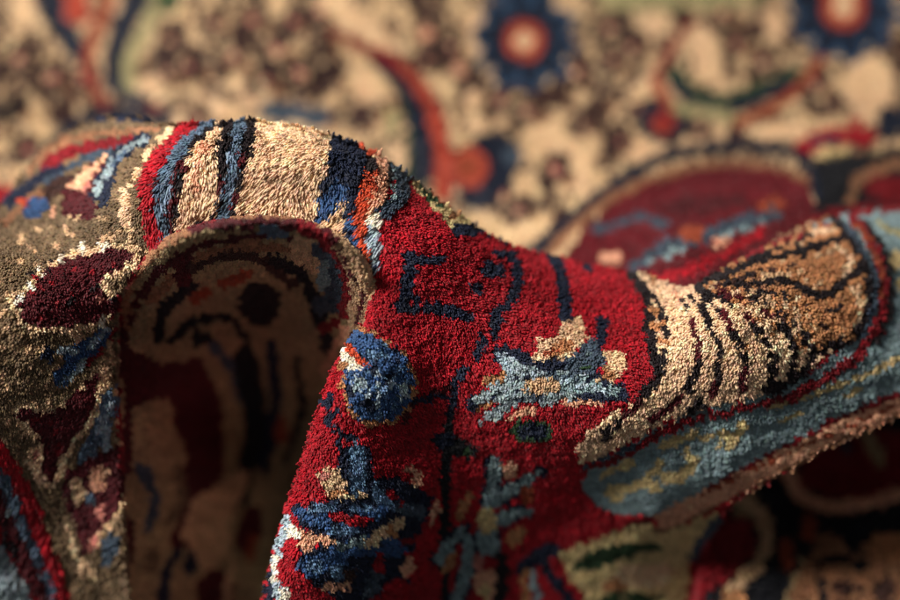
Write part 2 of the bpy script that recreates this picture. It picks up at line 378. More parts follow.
A.S([(480, 338), (474, 358), (462, 368), (453, 384), (436, 394), (424, 400)], 9, 'navy', 6, gap=6).S([(458, 372), (450, 396), (446, 425)], 9, 'navy').S([(446, 420), (443, 470), (442, 605)], 11, 'black', 9).E(458, 446, 19, 9, 'black', 25).E(440, 440, 12, 10, 'navy').E(466, 452, 7, 4, 'green', 25)
A.S([(546, 254), (558, 272), (562, 290), (564, 322)], 11, 'navy', 13).S([(574, 258), (586, 272)], 6, 'navy').S([(601, 322), (599, 346)], 11, 'navy')
for (x, y) in [(330, 398), (324, 404), (336, 412), (328, 422), (336, 430), (338, 440), (331, 414), (344, 436), (352, 438)]:
    A.E(x, y, 5, 5, 'navy')
A.S([(448, 388), (426, 395), (408, 408), (398, 430)], 5, 'maroon').S([(430, 396), (414, 402)], 5, 'navy')
# first flower head (blue, rounded)
hd = [(352, 334), (362, 332), (376, 340), (400, 356), (411, 374), (409, 398), (390, 419), (362, 421), (346, 402), (342, 380), (345, 350)]
A.O(hd, 7, 'finger', gap=2).P(hd, 'blue')
for i in range(60):
    t = rng.uniform(0, 6.28)
    q = math.sqrt(rng.uniform())
    x, y = 377 + 27 * q * math.cos(t), 380 + 36 * q * math.sin(t)
    A.E(x, y, 3, 3.6, ('lblue' if (y - 380) * .7 - (x - 377) * .3 > -4 and i % 2 else 'azure') if i % 3 else 'navy', 30)
A.E(358, 384, 9, 8, 'lblue').E(400, 392, 6, 10, 'gray').S([(344, 350), (348, 364), (354, 370)], 8, 'white').S([(349, 347), (354, 358), (361, 366)], 7, 'orange').E(348, 392, 5, 7, 'navy')
# second flower head, large, below
ph = [(337, 446), (367, 446), (372, 477), (396, 476), (420, 492), (432, 496), (418, 530), (402, 562), (380, 592), (355, 602), (330, 597), (300, 576), (297, 550), (330, 540), (297, 524), (291, 507), (340, 497)]
A.P(ph, 'navy')
A.S([(356, 450), (356, 486)], 15, 'azure').S([(374, 488), (378, 500), (392, 506)], 11, 'azure').S([(302, 512), (322, 520), (345, 524), (376, 511)], 15, 'blue').S([(306, 508), (330, 506)], 8, 'azure').S([(350, 508), (370, 509)], 8, 'azure')
A.S([(306, 568), (335, 556), (362, 544), (392, 548)], 20, 'blue').S([(338, 548), (360, 540)], 9, 'gblue').E(334, 572, 8, 8, 'azure').E(312, 566, 8, 6, 'azure').S([(366, 590), (376, 570)], 12, 'slate').S([(400, 506), (416, 512)], 14, 'slate').S([(330, 530), (352, 530)], 9, 'azure')
for i in range(22):
    A.E(rng.uniform(300, 410), rng.uniform(500, 585), 2.4, 3, 'navy')
A.S([(330, 514), (346, 519), (368, 519)], 8, 'red').S([(375, 553), (375, 571)], 8, 'red').E(389, 494, 6, 5, 'red').E(400, 503, 4, 4, 'red').S([(398, 542), (412, 538)], 5, 'dred')
A.P([(314, 476), (324, 463), (341, 476), (343, 494), (364, 493), (364, 498), (332, 499), (320, 489)], 'cream').E(322, 477, 5, 4, 'rose').S([(330, 494), (342, 492)], 5, 'finger')
A.S([(298, 536), (326, 539)], 11, 'pink', 7).E(293, 533, 6, 7, 'white').E(306, 546, 8, 4, 'pink').S([(368, 541), (396, 524)], 13, 'cream', 11).E(388, 532, 6, 5, 'finger').S([(400, 473), (408, 468), (416, 478), (412, 484)], 6, 'pink').E(405, 566, 6, 12, 'pink', 20).E(431, 511, 4, 15, 'pink', 18).S([(320, 587), (346, 586)], 7, 'pink').E(347, 576, 6, 8, 'brown')
A.S([(310, 440), (292, 500), (280, 545), (276, 605)], 0.1, 'red')
A.S([(288, 518), (279, 548), (274, 575), (280, 605)], 7, 'lblue').S([(276, 555), (274, 580)], 5, 'white').S([(268, 575), (270, 605)], 7, 'navy').E(282, 592, 5, 8, 'white')
# third flower, slender petals
for c_, e in (('navy', 5), ('gblue', 0)):
    A.S([(493, 462), (491, 482), (486, 502)], 13 + e, c_).S([(540, 470), (518, 484), (492, 500)], 7 + e, c_, 12 + e).S([(524, 511), (512, 512), (498, 519)], 9 + e, c_, 14 + e).E(484, 542, 12 + e / 2, 14 + e / 2, c_)
    A.S([(460, 528), (448, 542), (436, 558)], 9 + e, c_, 12 + e).S([(466, 540), (464, 572), (450, 603)], 11 + e, c_, 13 + e)
A.E(484, 520, 9, 15, 'yellow', 8).E(509, 469, 9, 9, 'pink').E(526, 495, 7, 8, 'rust').E(512, 535, 6, 14, 'finger', 35).E(461, 505, 5, 17, 'finger', 22).E(447, 562, 5, 11, 'finger', 35).E(475, 563, 5, 9, 'rose').E(484, 584, 13, 15, 'pink').E(482, 592, 5, 7, 'yellow')
A.S([(500, 560), (498, 600)], 13, 'dark').S([(550, 548), (534, 556), (520, 568)], 15, 'navy').S([(523, 574), (525, 605)], 9, 'finger').S([(532, 572), (534, 605)], 6, 'gray').S([(542, 562), (556, 585), (570, 605)], 10, 'navy')
# fourth flower, wide, on the right shoulder
A.S([(498, 355), (512, 358), (528, 366), (560, 368), (590, 380), (616, 394)], 18, 'navy').S([(470, 402), (520, 392), (600, 398)], 14, 'navy')
A.P([(496, 361), (508, 360), (522, 367), (560, 372), (586, 377), (574, 398), (548, 404), (520, 404), (492, 420), (484, 416), (502, 402), (470, 402), (482, 388), (500, 380)], 'gray')
A.S([(556, 388), (586, 387), (612, 393)], 13, 'gblue', 8).S([(500, 372), (530, 380)], 4, 'navy').S([(490, 394), (520, 392)], 3, 'navy').S([(545, 374), (580, 380)], 4, 'slate').S([(515, 400), (540, 396)], 3, 'slate')
A.P([(486, 398), (468, 404), (500, 388)], 'gray').P([(484, 416), (478, 424), (512, 404)], 'gray').P([(494, 352), (506, 356), (522, 372), (500, 374)], 'lblue').P([(470, 396), (500, 376), (512, 388)], 'gray').S([(520, 372), (548, 380), (600, 390)], 4, 'lblue')
A.P([(562, 364), (578, 350), (592, 340), (604, 362), (590, 376), (570, 374)], 'slate').S([(580, 362), (594, 352)], 4, 'gblue').E(585, 368, 6, 3, 'green')
A.P([(558, 322), (582, 320), (587, 338), (566, 360), (530, 362), (534, 342), (556, 338)], 'beige').E(558, 350, 14, 8, 'finger', -25).E(548, 354, 8, 4, 'rust', -20)
A.P([(602, 352), (618, 352), (628, 364), (613, 383), (592, 383), (606, 368)], 'cream').E(606, 376, 6, 5, 'finger').E(540, 386, 20, 8, 'tan2').E(494, 378, 13, 5, 'finger', -20).E(484, 404, 10, 4, 'finger', -20).E(522, 412, 17, 5, 'pink', -18).E(580, 403, 20, 4, 'pink')
A.E(531, 430, 21, 12, 'green', 6).E(531, 430, 16, 8, 'navy', 6)
# pale motif with green leaf at the bottom
A.P([(556, 553), (590, 540), (633, 523), (643, 514), (655, 532), (700, 520), (720, 512), (700, 545), (690, 560), (682, 605), (590, 605), (572, 585)], 'yellow')
A.P([(566, 565), (600, 546), (640, 541), (668, 547), (625, 558), (580, 572)], 'green').E(640, 575, 30, 12, 'cream').E(610, 585, 12, 8, 'finger').S([(590, 603), (620, 594), (660, 600)], 7, 'green').S([(690, 556), (716, 520)], 8, 'slate')
# ---- blue band with pale scrolls, and its pink edge
A.region = 5
A.P([(795, 205), (905, 205), (905, 400), (850, 418), (790, 446), (740, 470), (700, 492), (660, 514), (630, 518), (600, 511), (582, 494), (580, 476), (610, 452), (680, 416), (790, 385), (840, 350)], 'gblue')
A.S([(628, 524), (662, 517), (700, 495), (745, 470), (800, 441), (850, 414), (905, 393)], 7, 'dred').S([(658, 530), (690, 514), (730, 494), (790, 464), (850, 434), (905, 412)], 12, 'lbrown').S([(664, 520), (702, 503), (750, 478), (800, 451), (850, 426), (905, 404)], 19, 'pink', 16).S([(700, 496), (790, 452), (905, 402)], 3, 'rust')
A.S([(606, 492), (640, 484), (656, 468)], 10, 'yellow').S([(600, 478), (616, 468), (634, 466)], 6, 'yellow').S([(700, 440), (724, 430), (716, 446)], 5, 'yellow').S([(645, 478), (655, 490)], 9, 'yellow').E(626, 466, 9, 5, 'yellow', -20).E(610, 490, 9, 4, 'yellow').E(616, 500, 7, 5, 'yellow').S([(662, 480), (682, 476), (692, 462), (686, 454)], 11, 'yellow').S([(660, 448), (694, 434)], 9, 'yellow').S([(726, 446), (742, 424)], 11, 'yellow').S([(780, 420), (800, 412)], 6, 'yellow').S([(770, 408), (820, 392), (870, 372), (905, 356)], 6, 'yellow').E(850, 394, 10, 4, 'yellow', -25).E(894, 262, 6, 10, 'yellow').E(900, 286, 6, 8, 'yellow').E(898, 330, 5, 9, 'gray').S([(878, 225), (900, 238)], 6, 'lgreen').E(660, 462, 6, 4, 'yellow').E(720, 415, 10, 4, 'gray', -20)
# ---- pale fan medallion
A.region = 4
fan = [(634, 266), (660, 276), (692, 288), (745, 256), (800, 232), (832, 222), (852, 246), (866, 272), (868, 304), (860, 332), (822, 356), (780, 388), (720, 404), (670, 418), (640, 436), (600, 456), (578, 460), (574, 446), (592, 426), (640, 396), (656, 380), (646, 340), (650, 305)]
A.S([(578, 470), (620, 456), (680, 424), (740, 408), (800, 392), (850, 356), (884, 330)], 5, 'dred').S([(584, 464), (630, 448)], 4, 'slate')
A.P(fan, 'beige')
A.P([(692, 288), (745, 256), (800, 232), (832, 222), (852, 246), (866, 272), (868, 304), (850, 325), (800, 335), (760, 310), (720, 300)], 'finger')
A.P([(780, 320), (850, 290), (868, 300), (860, 334), (822, 352), (800, 350)], 'finger').S([(852, 292), (862, 316), (838, 340), (808, 344)], 8, 'cream')
A.S([(834, 224), (852, 244), (864, 272), (867, 306), (858, 328), (836, 344), (812, 350), (800, 372), (770, 392)], 9, 'dark')
A.S([(842, 226), (858, 248), (870, 276), (871, 310), (862, 334)], 5, 'slate').S([(852, 222), (868, 244), (880, 276), (880, 312), (868, 338), (848, 362), (820, 380), (790, 396)], 9, 'dred').S([(852, 222), (866, 242), (877, 270), (878, 300)], 4, 'rust').S([(862, 222), (878, 246), (887, 278), (886, 316), (872, 344)], 5, 'dark')
A.S([(690, 284), (750, 256), (830, 226)], 3, 'dred')
A.S([(700, 284), (760, 258), (822, 232)], 3.5, 'dark').S([(694, 290), (752, 266), (800, 252), (838, 240)], 4, 'dark', 9)
A.S([(712, 290), (762, 274), (800, 266)], 3, 'brown').S([(724, 288), (775, 282), (800, 290), (820, 298), (838, 286), (856, 270)], 5, 'dark', 9)
A.S([(716, 294), (752, 300), (780, 316), (800, 334), (808, 350)], 8, 'dark').S([(740, 288), (790, 300), (812, 316), (822, 328)], 3, 'brown', gap=4)
A.S([(722, 284), (770, 270), (812, 256)], 3, 'dark', gap=5).S([(736, 292), (786, 296), (824, 312), (846, 306)], 3, 'dark', gap=6).S([(770, 322), (800, 318), (826, 330)], 3, 'brown', gap=4)
for i in range(90):
    x = rng.uniform(700, 862)
    y = rng.uniform(236, 345)
    if inside(np.array([x]), np.array([y]), fan)[0] and A.c[int(y), int(x)] == PI_['finger']:
        A.E(x, y, rng.uniform(2, 4), rng.uniform(1.5, 3), 'tan2' if i % 3 else 'lbrown', -20)
A.S([(812, 236), (832, 232)], 6, 'beige').S([(836, 250), (848, 262), (842, 276)], 5, 'beige').E(816, 270, 20, 10, 'finger', -15).S([(760, 278), (800, 274)], 4, 'tan2', gap=3)
# rows of dark steps between the pale knots
for i in range(130):
    x, y = rng.uniform(730, 850), rng.uniform(288, 352)
    if inside(np.array([x]), np.array([y]), fan)[0] and y > 286 + (x - 690) * .1:
        A.E(x, y, rng.uniform(2, 5), rng.uniform(2, 4), ('finger', 'tan2', 'beige')[int(rng.integers(0, 3))] if x < 812 else 'finger', 40)
for q, pts in enumerate([[(650, 284), (662, 318), (664, 356), (640, 396), (602, 436)], [(672, 284), (690, 320), (698, 360), (684, 396), (648, 422)],
                         [(680, 286), (706, 318), (718, 352), (716, 384), (690, 410)], [(686, 287), (720, 314), (740, 344), (746, 372), (736, 398)],
                         [(690, 288), (732, 308), (760, 336), (772, 364), (764, 388)], [(694, 289), (744, 302), (780, 328), (792, 352), (786, 376)]]):
    pp = smooth_poly(pts, 7)
    k = int(rng.integers(2, 5))
    while k < len(pp) - 2:
        n_ = int(rng.integers(2, 6))
        seg = pp[k:k + n_ + 1] + rng.normal(0, 1.2, 2)
        if len(seg) > 1:
            A.S([tuple(seg[0]), tuple(seg[-1])], rng.uniform(4.6, 6.2) + 3 * k / len(pp), ('maroon', 'dark', 'dark')[int(rng.integers(0, 3))])
        k += n_ + int(rng.integers(1, 3))
A.S([(626, 268), (646, 300), (648, 330), (652, 352), (656, 378), (640, 394)], 11, 'dark').S([(640, 276), (662, 296)], 5, 'beige').S([(670, 284), (680, 306)], 4, 'pink')
for (x, y) in [(654, 312), (656, 326), (662, 342), (676, 278), (652, 282)]:
    A.E(x, y, 6, 5, 'finger')
A.S([(800, 220), (840, 213), (905, 207)], 10, 'dred')

# ------------------------------------------------------------------ form of the folds (depth added to the focus distance)
FP = np.array([
    (-160, 240, 60), (0, 260, 15), (0, 400, 0), (50, 290, -5), (50, 480, 75), (0, 600, 115), (110, 600, 150), (90, 400, 30), (114, 350, 50), (116, 450, 82), (118, 550, 108), (60, 185, 125), (20, 225, 100), (120, 135, 100), (95, 160, 105),
    (130, 200, 12), (140, 260, 10), (200, 150, 0), (250, 180, -6), (200, 210, 4), (300, 150, 0), (320, 210, -2), (350, 180, -2), (380, 200, -4), (410, 200, 16), (450, 222, 24), (380, 290, -18), (400, 250, -16),
    (480, 280, 26), (560, 285, 74), (520, 250, 72), (375, 380, -22), (340, 440, -8), (312, 520, 10), (290, 590, 25), (400, 500, 40), (440, 420, 42), (430, 350, 2), (480, 370, 12), (540, 370, 10), (600, 330, 48), (640, 300, 64),
    (655, 350, 22), (700, 350, 6), (700, 300, 22), (800, 330, 36), (862, 285, 92), (780, 255, 80), (700, 268, 74), (750, 375, 18), (620, 430, 22), (560, 450, 50), (490, 530, 130), (445, 600, 140), (620, 480, 100), (700, 440, 62),
    (800, 415, 66), (900, 370, 92), (900, 285, 138), (900, 220, 190), (820, 222, 150), (560, 525, 150), (600, 590, 200), (690, 540, 200), (520, 600, 180), (660, 512, 115), (720, 485, 88), (800, 448, 80), (900, 400, 100),
    (1060, 200, 300), (1060, 380, 200), (1060, 800, 300), (600, 800, 240), (300, 800, 150), (0, 800, 110), (-160, 600, 90), (-160, 800, 120), (-160, 100, 300), (200, 60, 120), (450, 100, 150), (700, 150, 250), (1060, -100, 500), (400, -150, 400), (-160, -150, 500)], float)
KP = np.array([
    (128, 300, 60), (118, 340, 60), (122, 400, 90), (124, 500, 120), (128, 600, 140), (180, 400, 240), (180, 320, 140), (150, 420, 150), (150, 530, 185), (250, 400, 310), (205, 540, 280), (205, 620, 290), (260, 500, 310), (300, 400, 270),
    (260, 590, 270), (165, 262, -25), (200, 242, -50), (250, 233, -58), (300, 237, -54), (340, 255, -44), (364, 282, -26), (366, 300, 0), (180, 290, 50), (250, 262, 24), (310, 268, 24), (336, 290, 30), (350, 335, 60), (322, 310, 90), (290, 290, 120), (210, 290, 110), (250, 295, 115), (150, 290, 60), (270, 330, 190), (210, 340, 175), (330, 360, 160),
    (200, 800, 260), (100, 800, 200), (400, 800, 300), (500, 300, 200), (0, 300, 100), (200, 100, 0)], float)
# height of the far part above the floor level, as depth taken off it
GP = np.array([
    (450, -100, 0), (100, -100, 20), (800, -100, 0), (1060, -100, 0), (-160, -100, 0), (450, 40, 0), (200, 60, 10), (50, 60, 0), (700, 60, 0), (880, 60, 0), (-160, 250, 0), (450, 250, 10), (560, 180, 20),
    (540, 250, 60), (620, 200, 90), (700, 165, 80), (760, 170, 75), (700, 220, 165), (640, 270, 190), (700, 262, 295), (760, 235, 265), (820, 205, 190), (800, 140, 60), (620, 140, 10), (700, 120, 20), (880, 130, 40), (880, 200, 130), (1060, 200, 60),
    (800, 420, -60), (750, 560, -30), (880, 560, -40), (700, 580, 0), (880, 470, -60), (1060, 600, -80), (800, 800, -60), (1060, 800, -80), (0, 150, 30), (250, 120, 10), (-160, 600, 0), (0, 800, 0), (400, 500, 0)], float)


def rbf_fit(P):
    x, y, z = P.T
    n = len(P)
    d2 = (x[:, None] - x) ** 2 + (y[:, None] - y) ** 2
    Km = 0.5 * d2 * np.log(d2 + 1) + np.eye(n) * 300
    Q = np.c_[np.ones(n), x / 500, y / 500]
    M = np.block([[Km, Q], [Q.T, np.zeros((3, 3))]])
    return P, np.linalg.solve(M, np.r_[z, 0, 0, 0])


def rbf_eval(fit, x, y):
    P, c = fit
    out = c[-3] + c[-2] * x / 500 + c[-1] * y / 500
    for (px, py, _), k in zip(P, c):
        d2 = (x - px) ** 2 + (y - py) ** 2
        out = out + k * 0.5 * d2 * np.log(d2 + 1)
    return out


FF, KF, GF = rbf_fit(FP), rbf_fit(KP), rbf_fit(GP)


crest = smooth_poly([(-400, 330), (-160, 280), (-40, 228), (0, 206), (22, 178), (52, 146), (88, 124), (128, 117), (165, 125), (200, 125), (250, 122), (300, 127), (340, 139), (375, 154), (410, 178), (450, 209), (500, 240), (540, 254), (600, 267), (645, 276), (690, 288),
                     (745, 257), (800, 233), (835, 217), (900, 208), (1060, 196), (1400, 180)])
REG_BG = np.vstack([crest, [(1400, -600), (-400, -600)]])
REG_PK = smooth_poly([(132, 900), (130, 640), (127, 560), (122, 480), (118, 400), (115, 340), (120, 297), (138, 264), (164, 238), (205, 222), (250, 215), (300, 218), (340, 234), (368, 260), (376, 288), (364, 322), (346, 346), (330, 378), (315, 420), (299, 470), (283, 520), (270, 570), (258, 640), (235, 900)])
REG_LR = np.vstack([smooth_poly([(1400, 236), (1060, 343), (960, 388), (900, 415), (850, 437), (800, 464), (750, 491), (728, 507), (716, 528), (698, 558), (690, 600), (670, 700), (650, 900)]), [(650, 1300), (1400, 1300)]])


def sdf(x, y, poly):
    """signed distance to a region (positive outside) and the unit outward direction"""
    best = np.full(x.shape, 1e18)
    nx = np.zeros_like(x)
    ny = np.zeros_like(x)
    n = len(poly)
    for i in range(n):
        xa, ya = poly[i]
        xb, yb = poly[(i + 1) % n]
        dx, dy = xb - xa, yb - ya
        t = np.clip(((x - xa) * dx + (y - ya) * dy) / (dx * dx + dy * dy + 1e-9), 0, 1)
        qx, qy = x - xa - t * dx, y - ya - t * dy
        d = qx * qx + qy * qy
        m = d < best
        best = np.where(m, d, best)
        nx = np.where(m, qx, nx)
        ny = np.where(m, qy, ny)
    d = np.sqrt(best)
    ins = inside(x, y, poly)
    sgn = np.where(ins, -1.0, 1.0)
    return d * sgn, nx / (d + 1e-6) * sgn, ny / (d + 1e-6) * sgn


def sstep(t):
    t = np.clip(t, 0, 1)
    return t * t * (3 - 2 * t)


def lump(x, y):
    return (1.6 * np.sin(x / 19 + 1.3 * np.sin(y / 27)) * np.sin(y / 17 + 1.1 * np.sin(x / 31)) + 1.0 * np.sin(x / 7.3 + y / 9.1) * np.sin(y / 6.7 - x / 11.0))


def floor_depth(x, y):
    return CAMZ / (math.sin(PITCH) + (y - 300) / 1800 * math.cos(PITCH)) - FOC


LAYERS = [(REG_BG, 46.0, 10.0, 9.0), (REG_PK, 26.0, 8.0, 6.0), (REG_LR, 4.0, 9.0, 6.0)]


def surface(x, y):
    """cloth coordinates -> (world xyz, layer, design x, design y)"""
    ix, iy = x.copy(), y.copy()
    z = rbf_eval(FF, x, y)
    lay = np.zeros(x.shape, int)
    for li, (poly, r, wd, hh) in enumerate(LAYERS, 1):
        e, nx, ny = sdf(x, y, poly)
        qx, qy = x - nx * np.maximum(e, 0) * 0, y
        if li == 2:
            zk = rbf_eval(KF, x, y)
        else:
            zk = floor_depth(x, y) - rbf_eval(GF, x, y)
        zf = rbf_eval(FF, x, y)
        # front height frozen at the edge, so it does not run away inside the other layer
        m = e < 0
        zf_edge = np.where(m, rbf_eval(FF, x - nx * e, y - ny * e), zf)
        step = np.maximum(np.where(m, zk - zf_edge, zk - zf), 0)
        st = np.clip(step / 60.0, 0, 1)
        re = np.minimum(r, 0.35 * step + 1)
        u = np.clip(e / re, 0, 1)
        rnd = re * (1 - np.sqrt(np.clip(1 - (1 - u) ** 2, 0, 1)))
        z = np.where((e >= 0) & (e < re), z + rnd, z)
        t = np.clip(-e / wd, 0, 1)
        z = np.where(m, (zf_edge + re) * (1 - sstep(t)) + zk * sstep(t), z)
        q = -e
        qi = np.where(q < wd, -hh * st * np.sin(np.pi * t) + 0.0, q - wd * (1 - sstep((q - wd) / (3 * wd))))
        qi = st * qi + (1 - st) * q
        ix = np.where(m, x - nx * (e + qi), ix)
        iy = np.where(m, y - ny * (e + qi), iy)
        lay = np.where(m & ((q > wd * 0.7) | (st < .3)), li, lay)
    z = z + lump(ix, iy) + np.where(lay == 1, 5 * np.sin(ix / 61 + np.sin(iy / 40)) * np.sin(iy / 37), 0)
    Z = FOC + z
    X = (ix - 450) * Z / 1800
    Y = -(iy - 300) * Z / 1800
    P = np.zeros(x.shape + (3,))
    P += R_ * X[..., None] + U_ * Y[..., None] + F_ * Z[..., None]
    P[..., 2] += CAMZ
    return P, lay, ix, iy


def refl(v, n):
    v = np.abs(v)
    v = np.mod(v, 2 * n)
    return np.clip(np.where(v >= n, 2 * n - 1 - v, v), 0, n - 1).astype(int)


def design(ix, iy, lay):
    xi, yi = refl(ix, W), refl(iy, H)
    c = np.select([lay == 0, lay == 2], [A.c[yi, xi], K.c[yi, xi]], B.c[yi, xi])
    g = np.select([lay == 0, lay == 2], [A.g[yi, xi], K.g[yi, xi]], B.g[yi, xi])
    return c, g


# ------------------------------------------------------------------ objects
def link(o, parent=None):
    scene.collection.objects.link(o)
    if parent:
        o.parent = parent
    return o


def mesh_from(name, V, Q, cols, mat, parent=None, smooth=True):
    me = bpy.data.meshes.new(name)
    k = Q.shape[1]
    me.vertices.add(len(V))
    me.vertices.foreach_set("co", V.astype(np.float32).ravel())
    me.loops.add(Q.size)
    me.loops.foreach_set("vertex_index", Q.astype(np.int32).ravel())
    me.polygons.add(len(Q))
    me.polygons.foreach_set("loop_start", np.arange(0, Q.size, k, dtype=np.int32))
    me.polygons.foreach_set("loop_total", np.full(len(Q), k, np.int32))
    me.update(calc_edges=True)
    if smooth:
        me.polygons.foreach_set("use_smooth", np.ones(len(Q), bool))
    if cols is not None:
        ca = me.color_attributes.new("yarn", 'FLOAT_COLOR', 'POINT')
        ca.data.foreach_set("color", np.c_[cols, np.ones(len(cols))].astype(np.float32).ravel())
    me.materials.append(mat)
    return link(bpy.data.objects.new(name, me), parent)


def wool(name, fuzz=True):
    m = bpy.data.materials.new(name)
    m.use_nodes = True
    nt = m.node_tree
    b = nt.nodes["Principled BSDF"]
    at = nt.nodes.new("ShaderNodeAttribute")
    at.attribute_name = "yarn"
    tc = nt.nodes.new("ShaderNodeTexCoord")
    nz = nt.nodes.new("ShaderNodeTexNoise")
    nz.inputs["Scale"].default_value = 1500
    nz.inputs["Detail"].default_value = 2
    nt.links.new(tc.outputs["Object"], nz.inputs["Vector"])
    rmp = nt.nodes.new("ShaderNodeMapRange")
    rmp.inputs[1].default_value = .25
    rmp.inputs[2].default_value = .75
    rmp.inputs[3].default_value = .72
    rmp.inputs[4].default_value = 1.22
    nt.links.new(nz.outputs[0], rmp.inputs[0])
    mx = nt.nodes.new("ShaderNodeVectorMath")
    mx.operation = 'SCALE'
    nt.links.new(at.outputs["Color"], mx.inputs[0])
    nt.links.new(rmp.outputs[0], mx.inputs["Scale"])
    nt.links.new(mx.outputs[0], b.inputs["Base Color"])
    b.inputs["Roughness"].default_value = 0.55
    b.inputs["Specular IOR Level"].default_value = 0.28
    b.inputs["Sheen Weight"].default_value = 0.12
    b.inputs["Sheen Roughness"].default_value = 0.4
    return m


M_YARN = wool("wool_yarn")
M_BASE = wool("woven_base")

rug = bpy.data.objects.new("oriental_rug", None)
link(rug)
rug["label"] = "hand-knotted wool rug with red, navy and cream flowers, folded over into a thick ridge"
rug["category"] = "rug"

# woven foundation: one continuous sheet with thickness
gx = np.r_[np.arange(-420, -140, 7.), np.arange(-140, 1040, 2.5), np.arange(1040, 1320, 7.)]
gy = np.arange(-140, 741, 2.5)
X0, Y0 = np.meshgrid(gx, gy)
Pg, Lg, IX, IY = surface(X0, Y0)
cg, _ = design(IX, IY, Lg)
ny_, nx_ = X0.shape
idx = np.arange(nx_ * ny_).reshape(ny_, nx_)
Qg = np.stack([idx[:-1, :-1], idx[1:, :-1], idx[1:, 1:], idx[:-1, 1:]], -1).reshape(-1, 4)
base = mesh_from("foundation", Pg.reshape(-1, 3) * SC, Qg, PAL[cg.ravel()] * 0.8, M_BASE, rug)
sol = base.modifiers.new("thickness", 'SOLIDIFY')
sol.thickness = 0.0016
sol.offset = -1


def tufts(xr, yr, sp, per, rad, ln, seed):
    """knots on a jittered grid of cloth coordinates, each with a few tapered strands"""
    r = np.random.default_rng(seed)
    xs = np.arange(xr[0], xr[1], sp)
    ys = np.arange(yr[0], yr[1], sp)
    x, y = np.meshgrid(xs, ys)
    x = x + (np.arange(len(ys)) % 2)[:, None] * sp / 2
    x, y = x.ravel(), y.ravel()
    x = x + r.normal(0, sp * .16, x.shape)
    y = y + r.normal(0, sp * .16, y.shape)
    return x, y


